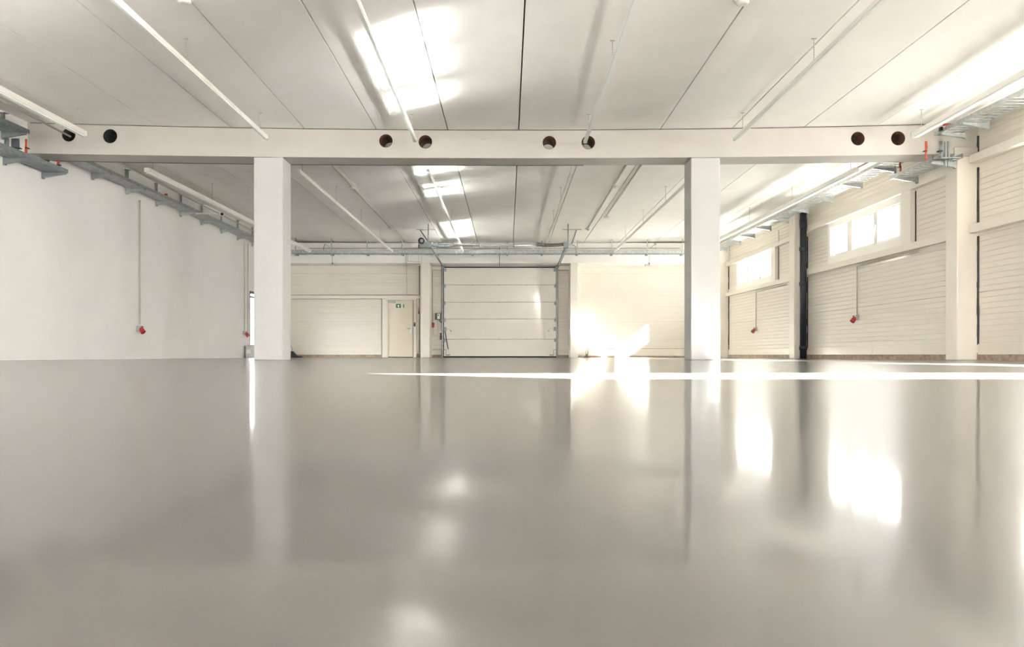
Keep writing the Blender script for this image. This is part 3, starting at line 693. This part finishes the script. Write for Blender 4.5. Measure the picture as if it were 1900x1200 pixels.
for x,y1,xl0,xl1,lab in ((616.6,488,615.5,621.5,'small lamp on a drop conduit under the far tray, left side'),(1204.6,488,1197,1205.5,'small lamp on a drop conduit under the far tray, right side')):
    e=thing('drop_lamp',P(x,y1,TD),lab,'lamp')
    MB().tube([P(x,471,TD-.02),P(x,y1,TD-.02)],.014,7).build('drop_conduit',M['conduit'],e,smooth=True)
    MB().px(xl0,xl1,490.2,493,TD-.08,TD+.02).build('lamp_body',M['grey'],e,bevel=.006)
    MB().px(x-.9,x+.9,487,490.4,TD-.04,TD).build('mount',M['dgrey'],e)
    cyl(MB(),P((xl0+xl1)/2,493.3,TD-.03),(0,0,1),.03,.02).build('lens',M['signw'],e,smooth=True)
t=thing('wire_bracket',P(601,460,TD),'bent black wire bracket above the far tray on the left','bracket')
MB().tube([P(600.4,463,TD-.02),P(601,457,TD-.02),P(603,452.5,TD-.02)],.010,6).build('wire',M['dgrey'],t)
MB().tube([P(603,452.5,TD-.02),P(609,456,TD-.02),P(613,461,TD-.02)],.006,6).build('stay',M['wire'],t)
t=thing('sensor_arm',P(1215,452,TD),'slender pale sensor arm above the far tray on the right','bracket')
MB().tube([P(1205,461,TD-.02),P(1215.5,453,TD-.02)],.010,6).build('arm',M['wire'],t)
MB().px(1214,1218,451,454.5,TD-.06,TD).build('sensor',M['grey'],t); MB().tube([P(1216.5,454,TD-.02),P(1216.5,463,TD-.02)],.004,5).build('wire',M['wire'],t)

# ------------------------------------------------------------------ things standing at the far wall
t=thing('rod_bundle',P(1089,663,28.3),'pair of thin upright rods with dark bases against the sunlit far wall','rods')
MB().tube([P(1087.9,612,28.3),P(1088.3,640,28.28),P(1087.6,655,28.25),P(1088.5,663,28.22)],[.010,.012,.026,.03],8).build('rod',M['grey'],t,smooth=True)
MB().tube([P(1090.6,611,28.3),P(1090.9,640,28.28),P(1091.3,654,28.25),P(1090,663,28.22)],[.010,.012,.03,.032],8).build('rod',M['wood'],t,smooth=True)
MB().hexa([P(1083.5,663,28.1),P(1092,663,28.1),P(1092,663,28.3),P(1083.5,663,28.3)],[P(1087,657.5,28.15),P(1089,656,28.15),P(1089,656,28.25),P(1087,657.5,28.25)]).build('base',M['dgrey'],t)
t=thing('cable_coil',P(538,663,28.0),'coil of black cable on the floor behind the left column','cable coil')
c0=P(537,663,27.9); 
for k in range(6):
    r=.29-.03*k; z=.03+.035*k; v=MB(); pts=[(c0.x+r*math.cos(a_),27.9+r*math.sin(a_),z) for a_ in [2*math.pi*i/36 for i in range(37)]]
    v.tube(pts,.022,8).build('cable_loop',M['black'],t,smooth=True)
MB().tube([(c0.x+.3,27.9,.03),(c0.x+.45,27.85,.022),P(552,662.4,27.7)+Vector((0,0,.01)),P(561,662.6,27.7)+Vector((0,0,.01))],.02,8).build('cable_tail',M['black'],t,smooth=True)
MB().tube([P(541.8,655,28),P(542.5,649,28),P(540.5,643,28),P(538.5,640,28)],.007,6).build('cable_end',M['black'],t,smooth=True)
